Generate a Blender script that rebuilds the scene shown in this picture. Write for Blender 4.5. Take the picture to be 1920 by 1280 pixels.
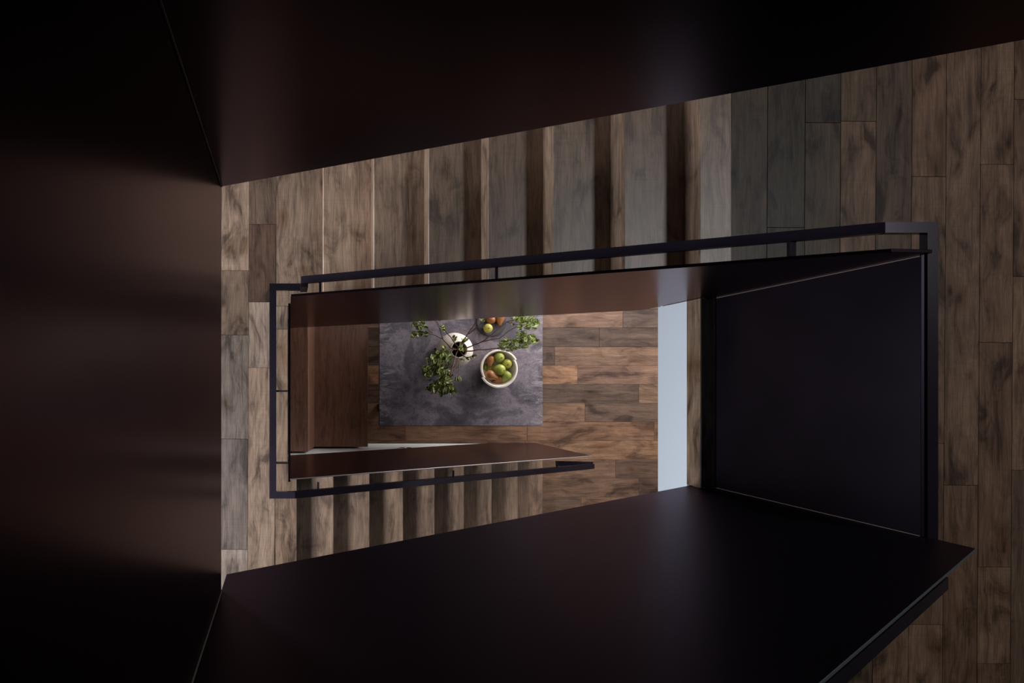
import bpy, bmesh, math, random
from mathutils import Vector, Matrix

random.seed(7)
for o in list(bpy.data.objects):
    bpy.data.objects.remove(o, do_unlink=True)
S = bpy.context.scene
C = S.collection

# ------------------------------------------------------------------ camera
H = 6.12                 # camera height above the dining floor
F = 1280.0               # focal length in pixels of the 1920 wide frame
PX, PY = 540.0, 724.0    # where straight-down lies in the frame (shift lens)
cd = bpy.data.cameras.new('camera')
cam = bpy.data.objects.new('camera', cd)
C.objects.link(cam)
cam.location = (0, 0, H)
cd.sensor_width = 36.0
cd.sensor_fit = 'HORIZONTAL'
cd.lens = F / 1920 * 36.0
cd.shift_x = (960 - PX) / 1920
cd.shift_y = (PY - 640) / 1920
cd.clip_start = 0.02
S.camera = cam

# ------------------------------------------------------------------ world, light, exposure
w = bpy.data.worlds.new('world')
S.world = w
w.use_nodes = True
w.node_tree.nodes['Background'].inputs['Color'].default_value = (0.55, 0.65, 0.8, 1)
w.node_tree.nodes['Background'].inputs['Strength'].default_value = 0.3
S.view_settings.view_transform = 'Standard'
S.view_settings.look = 'None'
S.view_settings.gamma = 1.0
S.view_settings.exposure = 0.0
S.view_settings.use_curve_mapping = False


def area(name, loc, rot, sx, sy, power, col):
    ld = bpy.data.lights.new(name, 'AREA')
    ld.shape = 'RECTANGLE'
    ld.size, ld.size_y = sx, sy
    ld.energy = power
    ld.color = col
    o = bpy.data.objects.new(name, ld)
    C.objects.link(o)
    o.location = loc
    o.rotation_euler = rot
    return o


R90 = math.pi / 2
XW0, XW1 = -1.40, 5.0      # left and right walls
YW0, YW1 = -1.80, 1.80     # front and back walls
ZC = H + 1.7               # ceiling
COOL = (0.92, 0.96, 1.0)
NEUT = (1.0, 0.96, 0.92)
# daylight of the windows (y0, y1, z0, z1)
WIN_L = (-1.70, -0.15, 3.00, 3.95)
SKY = (4.15, 4.90, 0.85, 1.75)         # x0, x1, y0, y1 of the roof light
WIN_S = (0.55, 1.70, 1.80, 2.55)
WIN_K = (2.10, 4.60, 0.60, 2.10)      # x0, x1, z0, z1 in the back wall


def window_light(name, x, sgn, wn, power, col):
    y0, y1, z0, z1 = wn
    area(name, (x, (y0 + y1) / 2, (z0 + z1) / 2), (0, -sgn * R90, 0), z1 - z0, y1 - y0, power, col)


window_light('daylight_landing', XW0 + 0.04, 1, WIN_L, 135, COOL)
window_light('daylight_landing_low', XW0 + 0.04, 1, WIN_S, 38, COOL)
area('daylight_dining', ((WIN_K[0] + WIN_K[1]) / 2, YW1 - .04, (WIN_K[2] + WIN_K[3]) / 2), (-R90, 0, 0),
     WIN_K[1] - WIN_K[0], WIN_K[3] - WIN_K[2], 150, NEUT)
area('daylight_roof', ((SKY[0] + SKY[1]) / 2, (SKY[2] + SKY[3]) / 2, ZC - 0.03), (0, 0, 0), SKY[1] - SKY[0], SKY[3] - SKY[2], 90, COOL)

# ------------------------------------------------------------------ helpers


def Pt(px, py, d):
    return Vector(((px - PX) * d / F, -(py - PY) * d / F, H - d))


def mesh_obj(name, bm, mat, parent=None, smooth=False):
    bmesh.ops.recalc_face_normals(bm, faces=bm.faces)
    me = bpy.data.meshes.new(name)
    bm.to_mesh(me)
    bm.free()
    if smooth:
        for p in me.polygons:
            p.use_smooth = True
    if mat:
        me.materials.append(mat)
    o = bpy.data.objects.new(name, me)
    C.objects.link(o)
    if parent:
        o.parent = parent
    return o


def box_bm(x0, x1, y0, y1, z0, z1, bev=0.0, bm=None):
    own = bm is None
    if own:
        bm = bmesh.new()
    m = Matrix.Translation(((x0 + x1) / 2, (y0 + y1) / 2, (z0 + z1) / 2)) @ Matrix.Diagonal((x1 - x0, y1 - y0, z1 - z0, 1))
    r = bmesh.ops.create_cube(bm, size=1, matrix=m)
    if bev:
        es = set()
        for v in r['verts']:
            es.update(v.link_edges)
        bmesh.ops.bevel(bm, geom=list(es), offset=bev, segments=1, affect='EDGES')
    return bm


def prism_y(pts, y0, y1, bm=None):
    """pts: (x, z) polygon extruded along Y"""
    bm = bm or bmesh.new()
    a = [bm.verts.new((x, y0, z)) for x, z in pts]
    b = [bm.verts.new((x, y1, z)) for x, z in pts]
    bm.faces.new(a)
    bm.faces.new(b[::-1])
    n = len(pts)
    for i in range(n):
        bm.faces.new((a[i], b[i], b[(i + 1) % n], a[(i + 1) % n]))
    return bm


def bar_bm(p, q, wid, hei, bm=None, up=Vector((0, 0, 1))):
    """rectangular bar from p to q (top-centre line p..q), width sideways, height downwards"""
    bm = bm or bmesh.new()
    p, q = Vector(p), Vector(q)
    t = (q - p).normalized()
    if abs(t.dot(up)) > 0.99:
        up = Vector((0, 1, 0))
    s = t.cross(up).normalized()
    u = s.cross(t).normalized()
    vs = []
    for c in (p, q):
        for a, b in ((-.5, 0), (.5, 0), (.5, -1), (-.5, -1)):
            vs.append(bm.verts.new(c + s * wid * a + u * hei * b))
    for f in ((0, 1, 2, 3), (7, 6, 5, 4), (0, 4, 5, 1), (1, 5, 6, 2), (2, 6, 7, 3), (3, 7, 4, 0)):
        bm.faces.new([vs[i] for i in f])
    return bm


def tube_bm(pts, radii, seg=6, bm=None):
    bm = bm or bmesh.new()
    rings = []
    for i, p in enumerate(pts):
        a = pts[max(i - 1, 0)]
        b = pts[min(i + 1, len(pts) - 1)]
        t = (Vector(b) - Vector(a)).normalized()
        s = t.cross(Vector((0, 0, 1)))
        if s.length < 1e-3:
            s = Vector((1, 0, 0))
        s.normalize()
        u = s.cross(t)
        rings.append([bm.verts.new(Vector(p) + (s * math.cos(k * 2 * math.pi / seg) + u * math.sin(k * 2 * math.pi / seg)) * radii[i]) for k in range(seg)])
    for r0, r1 in zip(rings, rings[1:]):
        for k in range(seg):
            bm.faces.new((r0[k], r0[(k + 1) % seg], r1[(k + 1) % seg], r1[k]))
    bm.faces.new(rings[0][::-1])
    bm.faces.new(rings[-1])
    return bm


def lathe_bm(prof, seg=32, bm=None, mat=None):
    """prof: (r, z) list"""
    bm = bm or bmesh.new()
    rings = []
    for r, z in prof:
        if r < 1e-5:
            rings.append([bm.verts.new((0, 0, z))])
        else:
            rings.append([bm.verts.new((r * math.cos(k * 2 * math.pi / seg), r * math.sin(k * 2 * math.pi / seg), z)) for k in range(seg)])
    for r0, r1 in zip(rings, rings[1:]):
        for k in range(seg):
            a, b = r0[k % len(r0)], r0[(k + 1) % len(r0)]
            c, d = r1[(k + 1) % len(r1)], r1[k % len(r1)]
            f = []
            for v in (a, b, c, d):
                if v not in f:
                    f.append(v)
            if len(f) > 2:
                bm.faces.new(f)
    return bm


def thing(name, label, cat, loc=(0, 0, 0), group=None):
    o = bpy.data.objects.new(name, None)
    C.objects.link(o)
    o.location = loc
    o.empty_display_size = 0.1
    tag(o, label, cat, group)
    return o


def tag(o, label, cat, group=None):
    o['label'] = label
    o['category'] = cat
    if group:
        o['group'] = group
    return o


def struct(o, label=None, cat=None):
    o['kind'] = 'structure'
    if label:
        o['label'] = label
    if cat:
        o['category'] = cat
    return o


# ------------------------------------------------------------------ materials
def srgb(r, g, b):
    f = lambda c: c / 12.92 if c <= 0.04045 else ((c + 0.055) / 1.055) ** 2.4
    return (f(r / 255), f(g / 255), f(b / 255), 1)


class NT:
    def __init__(s, name):
        s.m = bpy.data.materials.new(name)
        s.m.use_nodes = True
        s.t = s.m.node_tree
        s.b = s.t.nodes['Principled BSDF']

    def n(s, kind, **kw):
        nd = s.t.nodes.new(kind)
        for k, v in kw.items():
            setattr(nd, k, v)
        return nd

    def l(s, a, b):
        s.t.links.new(a, b)

    def noise(s, vec, scale, detail=4, rough=0.55, dist=0.0):
        nd = s.n('ShaderNodeTexNoise')
        nd.inputs['Scale'].default_value = scale
        nd.inputs['Detail'].default_value = detail
        nd.inputs['Roughness'].default_value = rough
        nd.inputs['Distortion'].default_value = dist
        s.l(vec, nd.inputs['Vector'])
        return nd.outputs['Fac']

    def mapping(s, vec, scale, loc=(0, 0, 0)):
        nd = s.n('ShaderNodeMapping')
        nd.inputs['Scale'].default_value = scale
        nd.inputs['Location'].default_value = loc
        s.l(vec, nd.inputs['Vector'])
        return nd.outputs['Vector']

    def ramp(s, fac, stops, interp='LINEAR'):
        nd = s.n('ShaderNodeValToRGB')
        e = nd.color_ramp
        e.interpolation = interp
        while len(e.elements) < len(stops):
            e.elements.new(0.5)
        for el, (p, c) in zip(e.elements, stops):
            el.position = p
            el.color = c if len(c) == 4 else (*c, 1)
        s.l(fac, nd.inputs['Fac'])
        return nd.outputs['Color']

    def mix(s, fac, a, b, mode='MIX'):
        nd = s.n('ShaderNodeMix', data_type='RGBA', blend_type=mode)
        for sock, v in ((nd.inputs[0], fac), (nd.inputs[6], a), (nd.inputs[7], b)):
            if isinstance(v, (int, float)):
                sock.default_value = v
            elif isinstance(v, tuple):
                sock.default_value = v
            else:
                s.l(v, sock)
        return nd.outputs[2]

    def math(s, op, a, b=0.0, c=None):
        nd = s.n('ShaderNodeMath', operation=op)
        for i, v in enumerate((a, b, c)):
            if v is None:
                continue
            if isinstance(v, (int, float)):
                nd.inputs[i].default_value = v
            else:
                s.l(v, nd.inputs[i])
        return nd.outputs[0]

    def bump(s, h, strength, dist=0.002):
        nd = s.n('ShaderNodeBump')
        nd.inputs['Strength'].default_value = strength
        nd.inputs['Distance'].default_value = dist
        s.l(h, nd.inputs['Height'])
        s.l(nd.outputs['Normal'], s.b.inputs['Normal'])

    def set(s, **kw):
        for k, v in kw.items():
            s.b.inputs[k.replace('_', ' ')].default_value = v
        return s


def plain(name, col, rough=0.5, metallic=0.0, spec=0.5):
    t = NT(name)
    t.set(Base_Color=col, Roughness=rough, Metallic=metallic)
    t.b.inputs['Specular IOR Level'].default_value = spec
    return t.m


def wood(name, tints=None, knots=1.0, stain=1.0, rough=0.45, gain=1.0, spec=0.28):
    """aged stained boards; local X runs along the board"""
    t = NT(name)
    tc = t.n('ShaderNodeTexCoord').outputs['Object']
    oi = t.n('ShaderNodeObjectInfo')
    rnd = oi.outputs['Random']
    off = t.n('ShaderNodeCombineXYZ')
    t.l(t.math('MULTIPLY', rnd, 37.0), off.inputs[0])
    t.l(t.math('MULTIPLY', rnd, 91.0), off.inputs[1])
    t.l(t.math('MULTIPLY', rnd, 53.0), off.inputs[2])
    va = t.n('ShaderNodeVectorMath', operation='ADD')
    t.l(tc, va.inputs[0])
    t.l(off.outputs[0], va.inputs[1])
    v = va.outputs[0]
    # warp so the grain wanders
    wn = t.n('ShaderNodeTexNoise')
    wn.inputs['Scale'].default_value = 2.6
    wn.inputs['Detail'].default_value = 2
    t.l(v, wn.inputs['Vector'])
    ws = t.n('ShaderNodeVectorMath', operation='MULTIPLY_ADD')
    t.l(wn.outputs['Color'], ws.inputs[0])
    ws.inputs[1].default_value = (0.10, 0.055, 0.05)
    t.l(v, ws.inputs[2])
    v2 = ws.outputs[0]
    base = t.ramp(rnd, tints, 'LINEAR') if tints else oi.outputs['Color']
    g1 = t.noise(t.mapping(v2, (1.5, 22, 22)), 1.6, 5, 0.6, 0.6)
    g2 = t.noise(t.mapping(v2, (5, 190, 190)), 1.0, 3, 0.6)
    saw = t.noise(t.mapping(v, (170, 3, 3)), 1.0, 2, 0.6)
    mot = t.noise(t.mapping(v2, (3.2, 8, 8)), 1.1, 4, 0.6, 0.8)
    c = t.mix(0.75, base, t.ramp(g1, [(0.30, (0.42, 0.42, 0.42)), (0.52, (1, 1, 1)), (0.75, (1.22, 1.20, 1.16))]), 'MULTIPLY')
    c = t.mix(0.75, c, t.ramp(g2, [(0.32, (0.55, 0.55, 0.56)), (0.6, (1.12, 1.11, 1.1))]), 'MULTIPLY')
    c = t.mix(0.16, c, t.ramp(saw, [(0.35, (0.6, 0.6, 0.6)), (0.6, (1.1, 1.1, 1.1))]), 'MULTIPLY')
    c = t.mix(stain, c, t.ramp(mot, [(0.33, (0.30, 0.27, 0.27)), (0.46, (0.82, 0.80, 0.79)), (0.60, (1.05, 1.05, 1.05)), (0.8, (1.25, 1.2, 1.12))]), 'MULTIPLY')
    # knots with dark cores and smoky halos
    vo = t.n('ShaderNodeTexVoronoi')
    vo.inputs['Scale'].default_value = 1.0
    t.l(t.mapping(v2, (2.8, 5.4, 0.01)), vo.inputs['Vector'])
    sep = t.n('ShaderNodeSeparateColor')
    t.l(vo.outputs['Color'], sep.inputs[0])
    keep = t.math('GREATER_THAN', sep.outputs[0], 0.35)
    halo = t.ramp(vo.outputs['Distance'], [(0.0, (0.10, 0.09, 0.09)), (0.05, (0.32, 0.28, 0.25)), (0.11, (0.75, 0.66, 0.58)), (0.30, (1, 1, 1))])
    c = t.mix(t.math('MULTIPLY', keep, knots), c, halo, 'MULTIPLY')
    if gain != 1.0:
        c = t.mix(1.0, c, (gain, gain, gain, 1), 'MULTIPLY')
    t.l(c, t.b.inputs['Base Color'])
    t.set(Roughness=rough)
    t.b.inputs['Specular IOR Level'].default_value = spec
    hsum = t.math('ADD', t.math('MULTIPLY', g2, 0.6), t.math('MULTIPLY', saw, 0.5))
    t.bump(hsum, 0.25, 0.0015)
    return t.m


M = {}
M['plank'] = wood('stained_plank', None, 1.0, 1.0, gain=0.95)
M['plank_dining'] = wood('warm_stained_plank', None, 0.9, 0.9, gain=1.2)
M['plank_upper'] = wood('upper_stained_plank', None, 1.0, 1.0, gain=1.35, spec=0.2)
M['tread'] = wood('stained_tread', [(0.0, srgb(144, 118, 100)), (0.5, srgb(158, 132, 112)), (1.0, srgb(138, 112, 94))], 0.25, 0.8, 0.42, 1.0, 0.6)
M['bench'] = wood('walnut', [(0.0, srgb(98, 70, 58)), (1.0, srgb(106, 76, 62))], 0.0, 0.35, 0.3, 2.2, 0.5)
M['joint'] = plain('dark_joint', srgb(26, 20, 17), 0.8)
M['white'] = plain('white_plaster', srgb(232, 234, 236), 0.6)
M['fascia'] = plain('pale_grey_plaster', srgb(192, 200, 210), 0.6)
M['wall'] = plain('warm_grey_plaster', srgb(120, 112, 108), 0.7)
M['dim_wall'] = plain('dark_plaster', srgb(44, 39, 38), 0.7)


def steel(name, col, rough, ior=1.42, tint=(1.0, 0.86, 1.0, 1), metal=0.0):
    t = NT(name)
    tc = t.n('ShaderNodeTexCoord').outputs['Object']
    n1 = t.noise(tc, 3.0, 3, 0.5)
    t.l(t.mix(1.0, col, t.ramp(n1, [(0.3, (0.8, 0.8, 0.8)), (0.7, (1.2, 1.15, 1.2))]), 'MULTIPLY'), t.b.inputs['Base Color'])
    t.set(Roughness=rough)
    t.b.inputs['IOR'].default_value = ior
    t.b.inputs['Specular Tint'].default_value = tint
    t.b.inputs['Metallic'].default_value = metal
    return t.m


M['panel'] = steel('blackened_steel', srgb(31, 24, 30), 0.25, 1.42, (1.0, 0.85, 0.90, 1), 0.9)
M['panel_matte'] = steel('matte_blackened_steel', srgb(32, 27, 34), 0.42, 1.36, (0.75, 0.65, 0.75, 1), 0.9)
M['panel_soft'] = steel('soft_blackened_steel', srgb(36, 31, 39), 0.38, 1.4, (0.85, 0.78, 0.92, 1), 0.85)
M['bracket'] = steel('flat_black_steel', srgb(26, 23, 29), 0.65, 1.2)
M['rail'] = steel('black_steel_rail', srgb(28, 25, 32), 0.17, 1.28)
M['edge_lit'] = plain('lit_edge_steel', srgb(150, 142, 142), 0.45, 0.7)  # pale colour paints the light a panel's top edge catches
M['edge_lit_dull'] = plain('dull_lit_edge_steel', srgb(110, 116, 118), 0.5, 0.7)  # grey paints the duller light line on the bottom panel's top edge
M['bead'] = plain('seam_bead', srgb(112, 96, 92), 0.5)

# table slate
t = NT('slate')
tc = t.n('ShaderNodeTexCoord').outputs['Object']
n1 = t.noise(tc, 3.2, 8, 0.62, 0.5)
n2 = t.noise(tc, 110, 3, 0.65)
n3 = t.noise(t.mapping(tc, (5, 14, 1)), 1.3, 8, 0.72, 1.4)
sx = t.n('ShaderNodeSeparateXYZ')
t.l(tc, sx.inputs[0])
c = t.ramp(n1, [(0.30, srgb(56, 52, 62)), (0.44, srgb(84, 77, 87)), (0.52, srgb(122, 112, 121)), (0.58, srgb(112, 103, 112)), (0.68, srgb(72, 67, 79))])
c = t.mix(0.6, c, t.ramp(n2, [(0.35, (0.55, 0.55, 0.58)), (0.6, (1.15, 1.15, 1.15))]), 'MULTIPLY')
n4 = t.noise(tc, 24, 6, 0.7, 0.8)
c = t.mix(0.85, c, t.ramp(n4, [(0.34, (0.42, 0.42, 0.46)), (0.44, (1, 1, 1)), (0.60, (1.0, 1.0, 1.0)), (0.72, (1.45, 1.4, 1.42))]), 'MULTIPLY')
ex = t.math('ABSOLUTE', sx.outputs[0])
edge = t.math('MULTIPLY', t.math('SUBTRACT', ex, 0.40), 4.0)
crust = t.math('MULTIPLY', t.math('MAXIMUM', edge, 0.0), t.math('MULTIPLY', t.math('SUBTRACT', n3, 0.50), 9.0))
nd = t.n('ShaderNodeClamp')
t.l(crust, nd.inputs[0])
c = t.mix(t.math('MULTIPLY', nd.outputs[0], 0.75), c, srgb(158, 152, 156))
t.l(c, t.b.inputs['Base Color'])
t.set(Roughness=0.45)
t.bump(n2, 0.15, 0.001)
M['slate'] = t.m

t = NT('ceramic')
tc = t.n('ShaderNodeTexCoord').outputs['Object']
t.l(t.ramp(t.noise(tc, 30, 4), [(0.3, srgb(218, 206, 194)), (0.7, srgb(236, 227, 218))]), t.b.inputs['Base Color'])
t.set(Roughness=0.5)
M['ceramic'] = t.m
M['vase_shade'] = plain('inside_shade', srgb(14, 11, 12), 0.8)
M['plate'] = plain('dark_stoneware', srgb(52, 47, 52), 0.4)
M['leg'] = plain('dark_bronze', srgb(36, 30, 30), 0.4, 0.6)


def fruit(name, a, b, spot):
    t = NT(name)
    tc = t.n('ShaderNodeTexCoord').outputs['Object']
    n = t.noise(tc, 14, 4)
    n2 = t.noise(tc, 160, 2)
    c = t.ramp(n, [(0.35, a), (0.65, b)])
    c = t.mix(0.6, c, t.ramp(n2, [(0.30, spot), (0.42, (1, 1, 1))]), 'MULTIPLY')
    t.l(c, t.b.inputs['Base Color'])
    t.set(Roughness=0.38)
    return t.m


M['pear_green'] = fruit('green_pear_skin', srgb(140, 152, 62), srgb(176, 180, 84), (0.55, 0.5, 0.3))
M['pear_yellow'] = fruit('yellow_green_pear_skin', srgb(170, 166, 70), srgb(196, 186, 92), (0.6, 0.45, 0.25))
M['pear_brown'] = fruit('russet_pear_skin', srgb(140, 88, 46), srgb(176, 120, 68), (0.6, 0.5, 0.4))
M['stalk'] = plain('dry_stalk', srgb(48, 34, 24), 0.7)
t = NT('bark')
tc = t.n('ShaderNodeTexCoord').outputs['Object']
t.l(t.ramp(t.noise(tc, 25, 3), [(0.3, srgb(66, 36, 34)), (0.7, srgb(124, 78, 66))]), t.b.inputs['Base Color'])
t.set(Roughness=0.5)
M['bark'] = t.m
t = NT('leaf')
tc = t.n('ShaderNodeTexCoord').outputs['Object']
t.l(t.ramp(t.noise(tc, 40, 2), [(0.3, srgb(98, 110, 50)), (0.50, srgb(146, 158, 86)), (0.68, srgb(214, 218, 176))]), t.b.inputs['Base Color'])  # palest stop puts white highlights into the leaf colour
t.set(Roughness=0.3)
M['leaf'] = t.m
t = NT('glass')
t.set(Base_Color=(0.9, 0.95, 1, 1), Roughness=0.02)
t.b.inputs['Transmission Weight'].default_value = 1.0
M['glass'] = t.m

# ------------------------------------------------------------------ key levels (depth below the camera)
r = 0.17
D_F = H              # dining floor
D_1 = 27 * r         # lower landing
D_2 = 20 * r         # upper floor
D_3 = 1.46           # upper landing
z1, z2, z3 = H - D_1, H - D_2, H - D_3
YT, YB = 0.44, -0.507           # inner faces of the long panels
TH = 0.012
XR = 2.13                       # guard panel on the upper floor
XE = 2.056                      # edge of the upper floor
XA = [0.047 + 0.2715 * k for k in range(9)]          # nosings of the lower flight
XB = [None] + [0.226 + 0.3065 * k for k in range(7)]  # risers of the middle flight

# ------------------------------------------------------------------ setting: walls, ceiling


def wall_x(name, x0, x1, win=None):
    """wall facing along X with an optional list of openings"""
    bm = bmesh.new()
    zs = [0.0]
    if not win:
        box_bm(x0, x1, YW0, YW1, 0, ZC, bm=bm)
    else:
        win = sorted(win, key=lambda q: q[2])
        z = 0.0
        for y0, y1, a, b in win:
            box_bm(x0, x1, YW0, YW1, z, a, bm=bm)
            box_bm(x0, x1, YW0, y0, a, b, bm=bm)
            box_bm(x0, x1, y1, YW1, a, b, bm=bm)
            z = b
        box_bm(x0, x1, YW0, YW1, z, ZC, bm=bm)
    return struct(mesh_obj(name, bm, M['wall']))


wall_x('wall_left', XW0 - 0.15, XW0, [WIN_S, WIN_L])
wall_x('wall_right', XW1, XW1 + 0.15)
bm = bmesh.new()
for q in ((XW0 - .15, WIN_K[0], 0, ZC), (WIN_K[1], XW1 + .15, 0, ZC), (WIN_K[0], WIN_K[1], 0, WIN_K[2]), (WIN_K[0], WIN_K[1], WIN_K[3], ZC)):
    box_bm(q[0], q[1], YW1, YW1 + .15, q[2], q[3], bm=bm)
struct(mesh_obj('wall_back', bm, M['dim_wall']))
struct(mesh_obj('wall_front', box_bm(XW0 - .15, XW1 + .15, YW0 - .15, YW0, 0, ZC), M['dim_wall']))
bm = bmesh.new()
x0, x1, y0, y1 = XW0 - .15, XW1 + .15, YW0 - .15, YW1 + .15
for q in ((x0, SKY[0], y0, y1), (SKY[1], x1, y0, y1), (SKY[0], SKY[1], y0, SKY[2]), (SKY[0], SKY[1], SKY[3], y1)):
    box_bm(*q, ZC, ZC + .15, bm=bm)
struct(mesh_obj('ceiling', bm, M['dim_wall']))


def window(n, x, wn, rot=0.0, y=None):
    y0, y1, a, b = wn
    e = bpy.data.objects.new('window_%d' % n, None)
    C.objects.link(e)
    e.location = (x, (y0 + y1) / 2 if y is None else y, a)
    e.rotation_euler = (0, 0, rot)
    struct(e)
    hw, h, f = (y1 - y0) / 2, b - a, 0.05
    bm = bmesh.new()
    for q in ((-hw, hw, 0, f), (-hw, hw, h - f, h), (-hw, -hw + f, f, h - f), (hw - f, hw, f, h - f), (-f / 2, f / 2, f, h - f)):
        box_bm(-.03, .03, q[0], q[1], q[2], q[3], bm=bm)
    mesh_obj('window_frame', bm, M['rail'], e)
    for s in (-1, 1):
        lo, hi = (-hw + f, -f / 2) if s < 0 else (f / 2, hw - f)
        mesh_obj('pane', box_bm(-.004, .004, lo, hi, f, h - f), M['glass'], e)


window(1, XW0 - 0.075, WIN_L)
window(2, (WIN_K[0] + WIN_K[1]) / 2, WIN_K, R90, YW1 + .075)
window(3, XW0 - .075, WIN_S)
e = bpy.data.objects.new('window_4', None)
C.objects.link(e)
e.location = ((SKY[0] + SKY[1]) / 2, (SKY[2] + SKY[3]) / 2, ZC + .07)
struct(e)
hx, hy = (SKY[1] - SKY[0]) / 2, (SKY[3] - SKY[2]) / 2
mesh_obj('pane', box_bm(-hx + .04, hx - .04, -hy + .04, hy - .04, -.005, .005), M['glass'], e)
bm = bmesh.new()
for q in ((-hx, hx, -hy, -hy + .04), (-hx, hx, hy - .04, hy), (-hx, -hx + .04, -hy + .04, hy - .04), (hx - .04, hx, -hy + .04, hy - .04)):
    box_bm(*q, -.03, .03, bm=bm)
mesh_obj('window_frame', bm, M['rail'], e)

# ------------------------------------------------------------------ floors made of planks
PAL = [(128, 106, 90), (104, 84, 70), (118, 98, 84), (140, 118, 102), (92, 74, 62)]
PAL_K = [(104, 81, 67), (73, 58, 50), (113, 87, 70), (94, 75, 63), (85, 67, 57), (118, 91, 71)]
PAL_U = [(108, 85, 69), (96, 77, 63), (116, 91, 73), (88, 71, 59), (104, 80, 64)]
PAL_UD = [(74, 63, 53), (66, 58, 50), (78, 65, 54)]  # darker tones for the board columns nearest the well
PT = 0.018      # plank thickness
GAP = 0.0016


def plank(parent, x0, x1, y0, y1, ztop, along, mat, name='plank', lean=0.0, pivot=(0, 0), col=None):
    """one bevelled board; along = 'X' or 'Y' is the grain direction"""
    cx, cy = (x0 + x1) / 2, (y0 + y1) / 2
    lx, ly = (x1 - x0) - GAP, (y1 - y0) - GAP
    if along == 'Y':
        lx, ly = ly, lx
    dz = random.uniform(-0.0008, 0.0)
    bm = box_bm(-lx / 2, lx / 2, -ly / 2, ly / 2, -PT, 0, 0.0012)
    o = mesh_obj(name, bm, mat, parent)
    px, py = pivot
    ca, sa = math.cos(lean), math.sin(lean)
    X = px + (cx - px) * ca - (cy - py) * sa
    Y = py + (cx - px) * sa + (cy - py) * ca
    o.location = Vector((X, Y, ztop + dz)) - parent.location
    o.rotation_euler = (0, 0, (R90 if along == 'Y' else 0) + lean)
    o.color = srgb(*(col or random.choice(PAL)))
    return o


# dining floor: boards run along X
floor = struct(mesh_obj('floor', box_bm(XW0, XW1, YW0, YW1, -0.15, -PT), M['joint']))
wK = 35.25 * D_F / F
rows_y = [PY - 613.5 - 0.0]
yline = lambda py: -(py - PY) * D_F / F
xk = lambda px: (px - PX) * D_F / F
joints = {0: [1168], 1: [905], 2: [1040], 3: [1083], 4: [820, 1198], 5: [1097], 6: [760], 7: [985], 8: [1154], 9: [1005, 1198], 10: [1090], -1: [960], -2: [1120], 11: [880]}
ytop = yline(614.5)
COLK = {0: [0, (106, 83, 69), (73, 59, 52)], 1: [0, (71, 57, 50), (75, 60, 52)], 2: [0, (81, 63, 55), (104, 81, 66)], 3: [0, (134, 101, 78), (107, 83, 70)],
        4: [0, (82, 63, 53), (81, 65, 56), (108, 85, 70)], 5: [0, (117, 91, 74), (91, 73, 63)], 6: [0, (95, 69, 54), (113, 85, 67)], 7: [0, (107, 81, 63), (120, 92, 71)],
        8: [0, (104, 81, 66), (85, 66, 55)], 9: [0, (108, 86, 70), (100, 78, 64), (79, 62, 53)]}
for i in range(-5, 15):
    ya = ytop - (i - 1) * wK      # row i = 0 spans 579.. 614.5
    yb = ya - wK
    if yb < YW0 + 0.02 or ya > YW1:
        continue
    xs = [XW0 + 0.02] + sorted(xk(j) for j in joints.get(i, [random.uniform(700, 1200)]))
    while xs[-1] < XW1 - 1.6:
        xs.append(xs[-1] + random.uniform(1.0, 1.5))
    xs.append(XW1)
    if xs[1] - xs[0] > 2.2:
        xs.insert(1, xs[0] + random.uniform(0.9, 1.4))
    jx = [xk(j) for j in joints.get(i, [])]
    for a, b in zip(xs, xs[1:]):
        n = sum(1 for q in jx if q < (a + b) / 2)
        cl = COLK.get(i, [0])
        plank(floor, a, b, yb, ya, 0.0, 'X', M['plank_dining'], col=cl[n + 1] if n + 1 < len(cl) and cl[n + 1] else random.choice(PAL_K))

# lower landing: boards run along Y
x1e = XA[0]
bm = prism_y([(XW0, z1 - .25), (0.0, z1 - .25), (0.0, z1 - PT), (XW0, z1 - PT)], YW0, YW1)
box_bm(0.0, XB[1] + .03, YT + .014, YW1, z1 - .25, z1 - PT, bm=bm)
box_bm(0.0, XA[0] - .01, YW0, YB - .014, z1 - .25, z1 - PT, bm=bm)
land1 = struct(mesh_obj('floor_landing', bm, M['joint']))
xl = lambda px: (px - PX) * D_1 / F
yl = lambda py: -(py - PY) * D_1 / F
COL1 = {415: [None, (138, 116, 99), (106, 87, 73), (110, 96, 87), (112, 97, 89), (146, 129, 118)],
        467: [(96, 78, 66), (84, 64, 53), (140, 121, 108), (146, 122, 104)]}
cols = [(415, 467, [340, 507, 628, 823, 1030]), (467, 518, [420, 566, 689]),
        (363, 415, [400, 590, 780, 960]), (311, 363, [480, 700, 900]), (259, 311, [380, 640, 870]), (207, 259, [520, 800]), (155, 207, [620, 930])]
for a, b, js in cols:
    ys = [YW1] + [yl(j) for j in js] + [YW0]
    for k, (p, q) in enumerate(zip(ys, ys[1:])):
        plank(land1, xl(a), xl(b), q, p, z1, 'Y', M['plank'], lean=-0.005, pivot=(xl(467), yl(450)), col=COL1.get(a, [None] * 9)[k])
plank(land1, xl(518.2), XB[1] + .02, YT + 0.10, YW1, z1, 'Y', M['plank'], 'nosing_board', col=(128, 107, 92))
plank(land1, xl(518), -0.001, yl(617), YT + 0.10, z1, 'Y', M['plank'], col=(126, 108, 94))
plank(land1, -0.001, 0.2, YT + 0.0135, YT + 0.10, z1, 'Y', M['plank'])
plank(land1, xl(517), -0.001, YB, yl(617), z1, 'Y', M['plank'], col=(136, 113, 95))
plank(land1, xl(516), XA[0] + .012, YW0, YB - 0.0135, z1, 'Y', M['plank'], 'nosing_board', col=(134, 110, 92))

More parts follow.
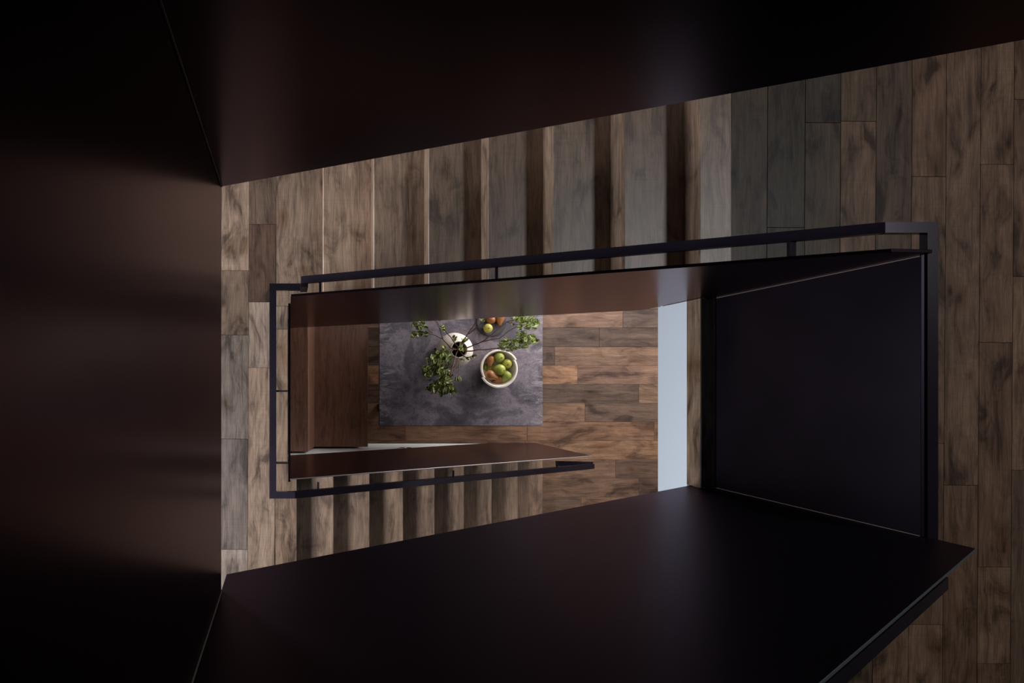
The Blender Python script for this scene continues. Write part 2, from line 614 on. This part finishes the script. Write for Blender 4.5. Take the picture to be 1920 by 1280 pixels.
# upper floor: boards run along Y, leaning a hair
bm = box_bm(XE + .035, XW1, YW0, YW1, z2 - .36, z2 - PT)
floor2 = struct(mesh_obj('floor_upper', bm, M['joint']))
xu = lambda px: (px - PX) * D_2 / F
yu = lambda py: -(py - PY) * D_2 / F
edges = [1372, 1440.5, 1511, 1577.5, 1644, 1711, 1775.4, 1840, 1902.5, 1967, 2032, 2098, 2164]
jn = {0: [620, 980], 1: [427, 890], 2: [230, 760, 1210], 3: [227, 700, 1120], 4: [560, 1010], 5: [330, 830, 1170], 6: [908], 7: [306, 640, 1061, 1242],
      8: [184, 516, 879], 9: [420, 760, 1100], 10: [300, 700], 11: [560, 980]}
for i in range(len(edges) - 1):
    ys = [YW1 - .012] + [yu(j) for j in jn[i]] + [YW0 + .012]
    for p, q in zip(ys, ys[1:]):
        plank(floor2, xu(edges[i]), xu(edges[i + 1]), q, p, z2, 'Y', M['plank_upper'], lean=-0.0068, pivot=(xu(1575), yu(100)), col=random.choice(PAL_UD if i < 3 else PAL_U))
plank(floor2, XB[7] - .012, xu(1371.5), YT + .0135, YW1, z2, 'Y', M['tread'], 'nosing_board')
plank(floor2, XE - .005, xu(1366), YW0, YB - .0135, z2, 'Y', M['tread'], 'nosing_board')
plank(floor2, XR + .013, xu(1368.5), YB - .012, YT + .012, z2, 'Y', M['tread'], 'nosing_board')

# edge of the upper floor over the well
o = mesh_obj('trim_1', box_bm(-(YT - YB) / 2 + .002, (YT - YB) / 2 - .002, -.006, .006, -.057, .057, .001), M['plank'])
o.location = (XE + .002, (YT + YB) / 2, z2 - .057)
o.color = srgb(122, 102, 86)
o.rotation_euler = (0, 0, R90)
struct(o)
struct(mesh_obj('trim_2', box_bm(XE - .002, XE + .009, YW0 + .002, YT - .002, z2 - .39, z2 - .115), M['fascia']))
o = mesh_obj('trim_3', box_bm(-(YT - YB) / 2 + .004, (YT - YB) / 2 - .004, -(XR - XE - .002) / 2, (XR - XE - .002) / 2, -.012, .002, .001), M['plank_upper'])
o.location = ((XR + XE - .002) / 2, (YT + YB) / 2, z2)
o.rotation_euler = (0, 0, R90)
o.color = srgb(30, 24, 23)
struct(o)
struct(mesh_obj('ceiling_dining', box_bm(XE + .01, XW1, YW0, YW1, z2 - .385, z2 - .361), M['white']))

# upper landing on the left
struct(mesh_obj('floor_landing_upper', box_bm(XW0, -0.185, YW0, YW1, z3 - .22, z3), M['joint']))

# ------------------------------------------------------------------ stairs


def board(parent, name, x0, x1, y0, y1, z0, zt, mat, bev=0.004):
    """stair board, grain along Y"""
    lx, ly, lz = y1 - y0, x1 - x0, zt - z0
    bm = box_bm(-lx / 2, lx / 2, -ly / 2, ly / 2, -lz / 2, lz / 2, bev)
    o = mesh_obj(name, bm, mat, parent)
    o.location = Vector(((x0 + x1) / 2, (y0 + y1) / 2, (z0 + zt) / 2)) - parent.location
    o.rotation_euler = (0, 0, R90)
    return o


# lower flight: climbs to the left, along the front wall
fa = thing('stair_flight', 'wooden lower stair flight with half-shadowed treads, running down to the dining floor', 'staircase', (XA[8], (YB + YW0) / 2, 0))
ya, yb = YW0 + .004, YB - .0135
for k in range(1, 9):
    zt = z1 - k * r
    board(fa, 'tread', XA[k - 1] - .02, XA[k], ya, yb, zt - .034, zt, M['tread'])
for k in range(1, 10):
    zt = z1 - k * r
    board(fa, 'riser', XA[k - 1] - .026, XA[k - 1] - .012, ya, yb, zt + .0005, zt + r - .0345, M['tread'], .001)
bm = prism_y([(XA[0] - .03, z1 - .3), (XA[0] - .03, z1 - r - .04), (XA[8] - .06, 0.10), (XA[8] - .03, 0.0), (XA[8] - .45, 0)], YB - .06, YB - .03)
# (string board tucked below the treads)
o = mesh_obj('string_board', bm, M['joint'], fa)
o.location = -fa.location

# middle flight: climbs to the right, along the back wall
fb = thing('stair_flight', 'wooden middle stair flight with wide brown treads climbing to the upper floor', 'staircase', (XB[1], (YT + YW1) / 2, z1))
ya, yb = YT + .0135, YW1 - .004
for k in range(1, 7):
    zt = z1 + k * r
    board(fb, 'tread', XB[k], XB[k + 1] + .02, ya, yb, zt - .034, zt, M['tread'])
for k in range(1, 8):
    zt = z1 + k * r
    board(fb, 'riser', XB[k] + .008, XB[k] + .022, ya, yb, zt - r + .0005, zt - .0345 if k < 7 else zt - PT - .0005, M['tread'], .001)
bm = prism_y([(XB[1] + .04, z1 - .16), (XE, z2 - .34), (XE, z2 - r - .05), (XB[1] + .04, z1 + .02)], YT + .03, YW1 - .02)
o = mesh_obj('soffit_slab', bm, M['white'], fb)
o.location = -fb.location

# the two flights above, hidden behind their panels (underside and stepped top)


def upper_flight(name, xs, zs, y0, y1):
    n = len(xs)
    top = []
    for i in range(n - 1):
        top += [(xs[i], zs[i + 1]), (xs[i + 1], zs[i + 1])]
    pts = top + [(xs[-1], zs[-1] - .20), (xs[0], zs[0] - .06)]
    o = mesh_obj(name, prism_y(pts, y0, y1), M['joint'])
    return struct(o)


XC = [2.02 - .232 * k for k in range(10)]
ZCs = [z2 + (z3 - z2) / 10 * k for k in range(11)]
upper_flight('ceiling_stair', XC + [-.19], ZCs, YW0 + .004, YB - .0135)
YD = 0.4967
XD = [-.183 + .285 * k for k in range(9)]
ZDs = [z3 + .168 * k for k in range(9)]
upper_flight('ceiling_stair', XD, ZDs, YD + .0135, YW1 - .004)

# ------------------------------------------------------------------ guard panels


def panel_y(label, pts, y, sgn, mat='panel', th=TH, edge=None):
    """polygon (X, depth) standing in the plane Y = y, thickness away from the well"""
    bm = prism_y([(x, H - d) for x, d in pts], y, y + sgn * th)
    o = mesh_obj('guard_panel', bm, M[mat])
    tag(o, label, 'guard panel', 'dark steel guard panels around the stairwell')
    bmesh_bevel(o, .0012)
    if edge:
        o.data.materials.append(M[edge])
        for f in o.data.polygons:
            if abs(f.normal.y) < .75 and f.normal.z > .3:
                f.material_index = 1
    return o


def bmesh_bevel(o, wdt):
    bm = bmesh.new()
    bm.from_mesh(o.data)
    bmesh.ops.bevel(bm, geom=list(bm.edges), offset=wdt, segments=1, affect='EDGES')
    bm.to_mesh(o.data)
    bm.free()


def panel_x(label, x, sgn, y0, y1, d0, d1, mat='panel'):
    a, b = sorted((x, x + sgn * TH))
    o = mesh_obj('guard_panel', box_bm(a, b, y0, y1, H - d1, H - d0, .0012), M[mat])
    tag(o, label, 'guard panel', 'dark steel guard panels around the stairwell')
    return o


pa = panel_y('narrow dark brown steel guard panel along the lower flight, pointed at its right end',
             [(.013, 3.751), (2.22, 4.992), (2.22, D_F - .002), (1.822, D_F - .002), (.013, 5.03)], YB, -1, 'panel', .007, 'edge_lit')
pb = panel_y('glossy dark steel guard panel of the middle flight above the table, mirroring the vase',
             [(.013, 3.352), (1.981, 2.240), (XR - .001, 2.255), (XR - .001, D_2 - .003), (XE - .006, D_2 - .003), (XE - .006, 3.94), (.013, 5.167)], YT, 1)
panel_x('edge-on steel guard panel along the lower landing beside its handrail', .013, -1, YB, YT, 3.62, 4.90)
pr = panel_x('upright dark steel guard panel on the upper floor, right of the white strip', XR, 1, YB + .001, YT + .011, 2.297, D_2 - .003, 'panel_soft')
pc = panel_y('very large black steel guard panel across the bottom with a sharp pointed corner',
             [(-.166, 1.8436), (-.166, .33), (2.152, 2.135), (2.152, D_2 - .003), (XE - .006, D_2 - .003), (XE - .006, 3.49)], YB, -1, 'panel_matte', .008, 'edge_lit_dull')
pl = panel_x('huge black steel guard panel filling the left side', -.166, -1, YB - .012, YD + .012, .30, 1.70)
pd = panel_y('black steel guard panel of the top flight, slanting across the top',
             [(-.166, 1.70), (1.75, .5705), (1.75, -.66), (-.166, .36)], YD, 1)


def bead(panel, p, q, rad=.0022):
    o = mesh_obj('seam_bead', tube_bm([Vector(p), Vector(q)], [rad, rad], 6), M['bead'], panel)
    return o


bead(pl, (-.164, YD - .002, H - 1.69), (-.164, YD - .002, H - .45))
bead(pl, (-.164, YB + .002, H - 1.69), (-.164, YB + .002, H - .45))
bead(pr, (XR - .002, YB + .003, z2 + .01), (XR - .002, YB + .003, H - 2.30), .0016)
bead(pr, (XR - .002, YT - .002, z2 + .01), (XR - .002, YT - .002, H - 2.30), .0012)

# ------------------------------------------------------------------ handrails
RW, RH = .036, .030


def handrail(label, loc, segs, brackets):
    t = thing('handrail', label, 'handrail', loc, 'black steel handrails')
    bm = bmesh.new()
    for p, q in segs:
        bar_bm(p, q, RW, RH, bm=bm)
    o = mesh_obj('rail_bar', bm, M['rail'], t)
    o.location = -Vector(loc)
    for p, q, wd, hh in brackets:
        b = mesh_obj('bracket', bar_bm(p, q, wd, hh), M['bracket'], t)
        b.location = -Vector(loc)
    return t


zr = H - 3.60
hw = RW / 2
yA = -.574
slopeA = (4.9 - 3.6) / (2.2 - .037)
zA = lambda x: zr - (x - .037) * slopeA
xA_ = lambda px, py: (px - PX) * (-yA * F / (py - PY)) / F
yBr, zB0 = .535, H - 3.43
slopeB = (3.43 - 2.298) / (2.011 - .065)
zB = lambda x: zB0 + (x - .065) * slopeB
br = []
for x in (.163, 1.02, 1.86):
    br.append(((x, yA + hw, zA(x) - .016), (x, YB - .012, zA(x) - .016), .010, .012))
br.append(((-.062, -.025, zr - .01), (.001, -.025, zr - .01), .010, .012))
handrail('black handrail around the lower landing and down the lower flight', (-.08, 0, z1),
         [((-.08, .5245 + hw, zr), (-.08, yA - hw, zr)), ((-.062, .5245, zr), (.083, .5245, zr)), ((-.062, yA, zr), (.037, yA, zr)),
          ((.037, yA, zr), (2.2, yA, H - 4.9)), ((2.196, yA + .012, H - 4.915), (1.95, yA + .012, H - 4.965))], br)
br = []
for x in (.16, .905):
    br.append(((x, yBr - hw, zB(x) - .016), (x, YT + .012, zB(x) - .016), .010, .012))
x = 1.80
br.append(((x, yBr - hw, zB(x) - .012), (x, YT + .012, zB(x) - .012), .022, .016))
br.append(((2.154, -.05, H - 2.318), (XR + TH, -.05, H - 2.318), .012, .012))
zU = H - 2.298
handrail('black handrail climbing the middle flight and turning along the upper floor', (.065, yBr, z1),
         [((.065, yBr, zB0), (2.011, yBr, zU)), ((2.011, yBr, zU), (2.171 + hw, yBr, zU)), ((2.171, yBr - hw, zU), (2.171, -.585, zU)),
          ((.083, .530, zB0 - .004), (.083, .530, zr - .03))], br)
slC = .776
br = [((1.5, -.585 + hw, H - 2.03 + .46 * slC - .016), (1.5, YB - TH, H - 2.03 + .46 * slC - .016), .010, .012)]
handrail('black handrail below the long sloping edge of the bottom panel', (1.964, -.585, z2),
         [((1.964, -.585, H - 2.03), (.05, -.585, H - 2.03 + 1.914 * slC))], br)

# ------------------------------------------------------------------ white wall under the lower flight
ws = struct(mesh_obj('wall_stair', prism_y([(XW0, 0), (1.80, 0.0), (1.80, .02), (.013, H - 5.02), (.013, H - 4.86), (XW0, H - 4.86)], YB - .026, YB - .0125), M['white']))
bb = struct(mesh_obj('baseboard_stair', box_bm(.68, 1.74, YB - .0125, YB - .006, 0, .03, .001), M['white']))
ou = thing('wall_outlet', 'small dark wall outlet on the white wall under the stairs', 'outlet', (.985, YB - .0125, .40))
mesh_obj('cover_plate', box_bm(-.06, .06, 0, .005, -.04, .04, .001), M['white'], ou)
for s in (-1, 1):
    mesh_obj('socket', lathe_disc := box_bm(s * .028 - .018, s * .028 + .018, .005, .0075, -.022, .022, .002), M['leg'], ou)

# ------------------------------------------------------------------ bench
zs, zl = H - 5.69, H - 5.28
yb0, yb1 = YB + .003, 1.30
bn = thing('bench', 'dark walnut built-in bench with sloped back beside the slate table', 'bench', (.4, .4, 0))


def bpart(name, bm, grain_y=True):
    o = mesh_obj(name, bm, M['bench'], bn)
    return o


def bench_prism(name, pts):
    # built with the grain along local X: rotate -90 so that local X is world Y
    bm = prism_y(pts, 0, 1)
    me = bmesh.new()
    bm.free()
    L = yb1 - yb0
    a = [me.verts.new((-L / 2, -x, z)) for x, z in pts]
    b = [me.verts.new((L / 2, -x, z)) for x, z in pts]
    me.faces.new(a)
    me.faces.new(b[::-1])
    n = len(pts)
    for i in range(n):
        me.faces.new((a[i], b[i], b[(i + 1) % n], a[(i + 1) % n]))
    o = mesh_obj(name, me, M['bench'], bn)
    o.rotation_euler = (0, 0, R90)
    o.location = Vector((0, (yb0 + yb1) / 2, 0)) - bn.location
    bmesh_bevel(o, .0015)
    return o


bench_prism('seat', [(.20, zs - .035), (.667, zs - .035), (.667, zs), (.20, zs)])
bench_prism('backrest', [(.222, zs + .001), (.153, zl - .031), (.125, zl - .031), (.19, zs + .001)])
bench_prism('ledge', [(.156, zl - .03), (.156, zl), (-.35, zl), (-.35, zl - .03)])
bench_prism('base', [(-.34, 0.0), (.62, 0.0), (.62, zs - .036), (.19, zs - .036), (.19, zs - .001), (.12, zl - .031), (-.34, zl - .031)])

# ------------------------------------------------------------------ table
dT = D_F - .75
tx0, tx1 = (711 - PX) * dT / F, (1017.5 - PX) * dT / F
ty0 = -(798.5 - PY) * dT / F
ty1 = .86
tcx, tcy = (tx0 + tx1) / 2, (ty0 + ty1) / 2
tb = thing('dining_table', 'rectangular dining table with mottled grey slate top', 'table', (tcx, tcy, 0))
hx, hy = (tx1 - tx0) / 2, (ty1 - ty0) / 2
mesh_obj('tabletop', box_bm(-hx, hx, -hy, hy, .715, .75, .004), M['slate'], tb)
for a in (-1, 1):
    for b in (-1, 1):
        cx, cy = a * (hx - .12), b * (hy - .12)
        mesh_obj('leg', box_bm(cx - .035, cx + .035, cy - .035, cy + .035, 0, .715, .003), M['leg'], tb)
mesh_obj('apron', box_bm(-hx + .12, hx - .12, -hy + .12, hy - .12, .655, .7145), M['leg'], tb)
zT = .75


def reg(px, py):            # a point read from the close-up of the table
    return 680 + px / 4.924, 560 + py / 4.924


# ------------------------------------------------------------------ vase
vx, vy = reg(850, 478)
c = Pt(vx, vy, dT - .15)
vase = thing('vase', 'round white ceramic vase with a narrow dark mouth, full of leafy branches', 'vase', (c.x, c.y, zT))
prof = [(0, 0), (.075, 0), (.085, .006), (.112, .05), (.131, .10), (.137, .145), (.131, .185), (.112, .222), (.085, .248), (.070, .257), (.064, .268), (.065, .282),
        (.061, .285), (.057, .280), (.055, .262), (.064, .245), (.10, .20), (.12, .145), (.10, .06), (.06, .02), (0, .018)]
mesh_obj('body', lathe_bm(prof, 48), M['ceramic'], vase, True)
mesh_obj('shade_disc', lathe_bm([(0, .16), (.113, .16), (.113, .156), (0, .156)], 24), M['vase_shade'], vase)  # near-black disc paints the shade within the hollow vase
VM = Vector((c.x, c.y, zT + .275))     # mouth

# ------------------------------------------------------------------ branches


def branch(label, stems, leaves, seed):
    """stems: list of lists of (regx, regy, depth); leaves: list of (regx, regy, depth, spread_x_px, spread_y_px, count)"""
    rn = random.Random(seed)
    root = thing('leafy_branch', label, 'branch', VM, 'leafy branches in the vase')
    bm = bmesh.new()
    allpts = []
    for st in stems:
        pts = [Pt(*reg(a, b), d) for a, b, d in st]
        fine = []
        for i in range(len(pts) - 1):
            for k in range(4):
                q = pts[i].lerp(pts[i + 1], k / 4)
                if 0 < i * 4 + k:
                    q = q + Vector((rn.uniform(-1, 1), rn.uniform(-1, 1), rn.uniform(-1, 1))) * .0025
                fine.append(q)
        fine.append(pts[-1])
        n = len(fine)
        r0 = .0050 if st is stems[0] else .0036
        tube_bm(fine, [r0 * (1 - .62 * i / n) for i in range(n)], 6, bm)
        allpts += fine
    cl = []
    for (a, b, d, sx, sy, cnt, ang) in leaves:
        for k in range(int(cnt * .8)):
            u, v = rn.gauss(0, .42), rn.gauss(0, .42)
            if u * u + v * v > 1.1:
                continue
            px, py = reg(a + u * sx, b + v * sy)
            cl.append((Pt(px, py, d + rn.uniform(-.07, .07)), ang))
    # twigs towards the leaves
    for i, (p, _) in enumerate(cl):
        if i % 4 == 0:
            near = min(allpts, key=lambda q: (q - p).length)
            if (near - p).length < .22:
                mid = near.lerp(p, .5) + Vector((0, 0, .01))
                tube_bm([near, mid, p], [.0018, .0014, .001], 4, bm)
    o = mesh_obj('stem', bm, M['bark'], root, True)
    o.location = -VM
    lb = bmesh.new()
    for p, ang in cl:
        L = rn.uniform(.028, .048)
        W = L * rn.uniform(.26, .36)
        prof = [(-1, 0), (-.55, .72), (.1, 1.0), (.65, .62), (1, 0)]
        mt = Matrix.Translation(p) @ Matrix.Rotation(math.radians(ang) + rn.gauss(0, .6), 4, 'Z') @ Matrix.Rotation(rn.gauss(0.1, .55), 4, 'Y') @ Matrix.Rotation(rn.gauss(0, .6), 4, 'X')
        mid = [lb.verts.new(mt @ Vector((x * L / 2 * 1.0, 0, -.003 if 0 < i < 4 else 0))) for i, (x, _) in enumerate(prof)]
        up = [lb.verts.new(mt @ Vector((x * L / 2, y * W, .002))) for x, y in prof[1:4]]
        dn = [lb.verts.new(mt @ Vector((x * L / 2, -y * W, .002))) for x, y in prof[1:4]]
        for side in (up, dn):
            lb.faces.new((mid[0], mid[1], side[0]))
            lb.faces.new((mid[1], mid[2], side[1], side[0]))
            lb.faces.new((mid[2], mid[3], side[2], side[1]))
            lb.faces.new((mid[3], mid[4], side[2]))
    me = bpy.data.meshes.new('leaves')
    lb.to_mesh(me)
    lb.free()
    for f in me.polygons:
        f.use_smooth = True
    me.materials.append(M['leaf'])
    o = bpy.data.objects.new('leaves', me)
    C.objects.link(o)
    o.parent = root
    o.location = -VM
    o['kind'] = 'stuff'
    return root


dm = dT - .20
IN = (885, 462, dm)
branch('upper left branch with two small leaf tufts over the slate', [[IN, (820, 458, 5.02), (735, 370, 4.95), (650, 325, 4.90), (560, 245, 4.85), (500, 205, 4.82)], [(650, 325, 4.90), (560, 330, 4.86), (470, 330, 4.83)]],
       [(520, 250, 4.84, 80, 45, 22, 140), (540, 325, 4.85, 110, 40, 26, 170), (480, 330, 4.83, 50, 30, 10, 170)], 1)
branch('upright forked branch rising under the glossy panel, nearly bare', [[IN, (855, 415, 5.0), (770, 300, 4.9), (690, 225, 4.85), (640, 160, 4.8)], [(740, 365, 4.95), (705, 265, 4.88), (665, 205, 4.84)]],
       [(745, 275, 4.88, 45, 30, 12, 20), (640, 160, 4.8, 80, 50, 20, 100), (850, 355, 5.0, 25, 30, 6, 80)], 2)
branch('thin forked branch leaning towards the plate of pears', [[IN, (935, 375, 5.0), (1000, 285, 4.92), (1060, 195, 4.86), (1100, 120, 4.82)], [(980, 325, 4.95), (1055, 262, 4.9), (1130, 190, 4.85), (1170, 120, 4.82)]],
       [(1095, 195, 4.86, 40, 30, 8, 60), (1130, 120, 4.82, 90, 50, 24, 60)], 3)
branch('long branch reaching the far right corner with pale leaves', [[IN, (965, 452, 5.0), (1100, 395, 4.92), (1200, 320, 4.85), (1330, 215, 4.78), (1440, 180, 4.75)], [(1330, 215, 4.78), (1420, 240, 4.74), (1520, 210, 4.72)], [(1100, 398, 4.92), (1260, 365, 4.86), (1350, 295, 4.8), (1450, 240, 4.76), (1560, 240, 4.73)]],
       [(1490, 215, 4.74, 130, 62, 95, 10), (1560, 235, 4.73, 70, 55, 34, -30), (1430, 180, 4.75, 90, 40, 28, 30)], 4)
branch('low right branch with a broad leaf spray over the bowl rim', [[IN, (960, 485, 5.0), (1080, 470, 4.93), (1240, 458, 4.87), (1330, 440, 4.83), (1450, 410, 4.8), (1560, 380, 4.77)], [(1240, 458, 4.87), (1300, 475, 4.86), (1420, 465, 4.82)], [(1330, 440, 4.83), (1400, 380, 4.8), (1500, 340, 4.77)]],
       [(1330, 430, 4.84, 90, 60, 50, 0), (1440, 410, 4.8, 130, 75, 70, -10), (1550, 370, 4.77, 65, 65, 50, 20), (1480, 335, 4.78, 70, 30, 22, 10)], 5)
branch('drooping left branch covering the vase shoulder with dense leaves', [[IN, (830, 470, 5.0), (760, 500, 4.95), (690, 570, 4.92), (620, 660, 4.9), (580, 700, 4.9)], [(760, 500, 4.95), (740, 580, 4.92), (690, 660, 4.9)], [(830, 470, 5.0), (790, 550, 4.94), (740, 640, 4.9)]],
       [(730, 505, 4.94, 95, 60, 55, 60), (680, 590, 4.92, 95, 85, 85, 60), (620, 680, 4.9, 80, 70, 60, 55), (770, 560, 4.93, 70, 80, 40, 70), (720, 660, 4.91, 80, 60, 45, 60)], 6)
branch('lowest hanging branch with a dense dark tuft at its end', [[IN, (860, 525, 5.0), (830, 640, 4.95), (808, 720, 4.92), (800, 790, 4.9), (770, 850, 4.9)], [(880, 540, 5.0), (862, 620, 4.97), (800, 690, 4.93), (720, 760, 4.9), (660, 830, 4.9)], [(808, 720, 4.92), (825, 800, 4.9)]],
       [(700, 800, 4.9, 120, 80, 95, 70), (790, 830, 4.9, 80, 65, 60, 75), (640, 830, 4.9, 50, 60, 30, 80), (760, 720, 4.92, 70, 60, 32, 70)], 7)
branch('short front twig with a few single leaves beside the vase', [[IN, (930, 530, 5.0), (980, 545, 4.97), (1030, 525, 4.94)], [(885, 540, 5.0), (890, 650, 4.95), (880, 735, 4.92)], [(900, 450, 5.05), (935, 395, 4.97), (910, 360, 4.95)]],
       [(1030, 525, 4.94, 22, 16, 6, 30), (990, 548, 4.96, 20, 14, 5, 40), (872, 738, 4.92, 30, 24, 9, 50), (925, 565, 4.97, 14, 10, 3, 0), (915, 455, 4.98, 45, 45, 16, 60), (935, 385, 4.97, 30, 25, 8, 30)], 8)

# ------------------------------------------------------------------ bowl: two overlapping half shells
bx, by = reg(1256, 645)
c = Pt(bx, by, dT - .11)
bowl = thing('fruit_bowl', 'cream ceramic bowl with a spiral rim, filled with pears', 'bowl', (c.x, c.y, zT))
BH = .125


def half_shell(a0, a1, grow):
    bm = bmesh.new()
    prof = [(.0, .0), (.075, .0), (.105, .022), (.128, .06), (.138, .10), (.1405, BH), (.130, BH + .002), (.1245, BH - .004), (.122, .098), (.112, .062), (.092, .03), (.066, .012), (0, .011)]
    seg = 28
    rings = []
    for k in range(seg + 1):
        tt = k / seg
        a = a0 + (a1 - a0) * tt
        g = 1 + grow * (1 - tt)
        rings.append([bm.verts.new((rr * g * math.cos(a), rr * g * math.sin(a), z)) for rr, z in prof])
    for p, q in zip(rings, rings[1:]):
        for i in range(len(prof) - 1):
            try:
                bm.faces.new((p[i], q[i], q[i + 1], p[i + 1]))
            except ValueError:
                pass
    bm.faces.new(rings[0])
    bm.faces.new(rings[-1][::-1])
    bmesh.ops.remove_doubles(bm, verts=bm.verts, dist=1e-5)
    return bm


mesh_obj('shell', half_shell(math.radians(28), math.radians(212), .085), M['ceramic'], bowl, False)
mesh_obj('shell', half_shell(math.radians(208), math.radians(390), .085), M['ceramic'], bowl, False)

# ------------------------------------------------------------------ pears
PROF = [(0, 0), (.010, .0015), (.022, .004), (.032, .013), (.0375, .027), (.0385, .038), (.036, .050), (.030, .063), (.023, .075), (.0175, .087), (.0145, .096), (.011, .102), (.005, .105), (0, .1045)]


def pear(label, px, py, ztop, mat, tilt, az, sc=1.0, group='pears in the bowl', flip=False):
    """tilt: angle of the stalk from vertical, az: its direction in the picture (degrees, 0 = right, 90 = up)"""
    t = thing('pear', label, 'pear', (0, 0, 0), group)
    body = mesh_obj('body', lathe_bm([(a * 1.0, b) for a, b in PROF], 20), mat, t, True)
    # calyx and stalk
    cal = mesh_obj('calyx', lathe_bm([(0, -.0012), (.0045, -.0008), (.005, .002), (0, .003)], 8), M['stalk'], t)
    st = mesh_obj('stalk', tube_bm([Vector((0, 0, .100)), Vector((.001, 0, .112)), Vector((.005, 0, .124))], [.0018, .0014, .0018], 5), M['stalk'], t)
    rot = Matrix.Rotation(math.radians(az), 4, 'Z') @ Matrix.Rotation(math.radians(tilt), 4, 'Y')
    t.rotation_euler = rot.to_euler()
    t.scale = (sc, sc, sc)
    # highest point of the body in world terms
    hi = max((rot @ Vector((math.cos(k * .35) * a, math.sin(k * .35) * a, b)) * sc).z for a, b in PROF for k in range(18))
    cb = rot @ Vector((0, 0, .038)) * sc           # centre of the belly
    d = H - (ztop - .03)
    p = Pt(px, py, d)
    t.location = (p.x - cb.x, p.y - cb.y, ztop - hi)
    return t


zr_ = zT + BH
g, yw, brn = M['pear_green'], M['pear_yellow'], M['pear_brown']
pear('green pear at the top of the bowl, dark eye up', *reg(1262, 540), zr_ + .005, g, 165, 150, 1.02)
pear('yellow green pear on the right of the bowl', *reg(1337, 597), zr_ - .003, yw, 160, 60, .98)
pear('bright green pear lying in the middle of the bowl', *reg(1270, 652), zr_ + .022, g, 140, 160, 1.06)
pear('green pear low on the right of the bowl', *reg(1330, 710), zr_ - .004, g, 110, 240, 1.02)
pear('brown pear on the upper left of the bowl, neck pointing down', *reg(1180, 562), zr_ - .012, brn, 78, 262, .88)
pear('large brown pear across the lower left, neck pointing right', *reg(1180, 702), zr_ + .012, brn, 82, -28, .98)
pear('brown pear half hidden under the large brown pear', *reg(1262, 745), zr_ - .035, brn, 95, 200, .82)
pear('dark green pear deep in the bowl between the brown pears', *reg(1195, 640), zr_ - .045, g, 20, 30, .9)
pear('deep green pear against the left wall of the bowl', *reg(1142, 628), zr_ - .062, g, 20, 200, .72)

# ------------------------------------------------------------------ plate with pears
px, py = reg(1187, 212)
c = Pt(px, py, dT - .015)
pt = tag(mesh_obj('plate', lathe_bm([(0, 0), (.07, 0), (.085, .004), (.112, .014), (.116, .017), (.113, .019), (.085, .010), (.07, .007), (0, .0065)], 48), M['plate'], None, True),
         'dark round stoneware plate holding three pears', 'plate')
pt.location = (c.x, c.y, zT)
zp = zT + .0075
pear('yellow green pear on the dark plate, eye up', *reg(1158, 272), zp + .098, yw, 172, 40, .92, 'pears on the plate')
pear('round brown pear on the dark plate half under the panel', *reg(1186, 190), zp + .072, brn, 86, 100, .92, 'pears on the plate')
pear('brown pear on the dark plate with its neck towards the bowl', *reg(1270, 175), zp + .076, brn, 84, 265, .96, 'pears on the plate')
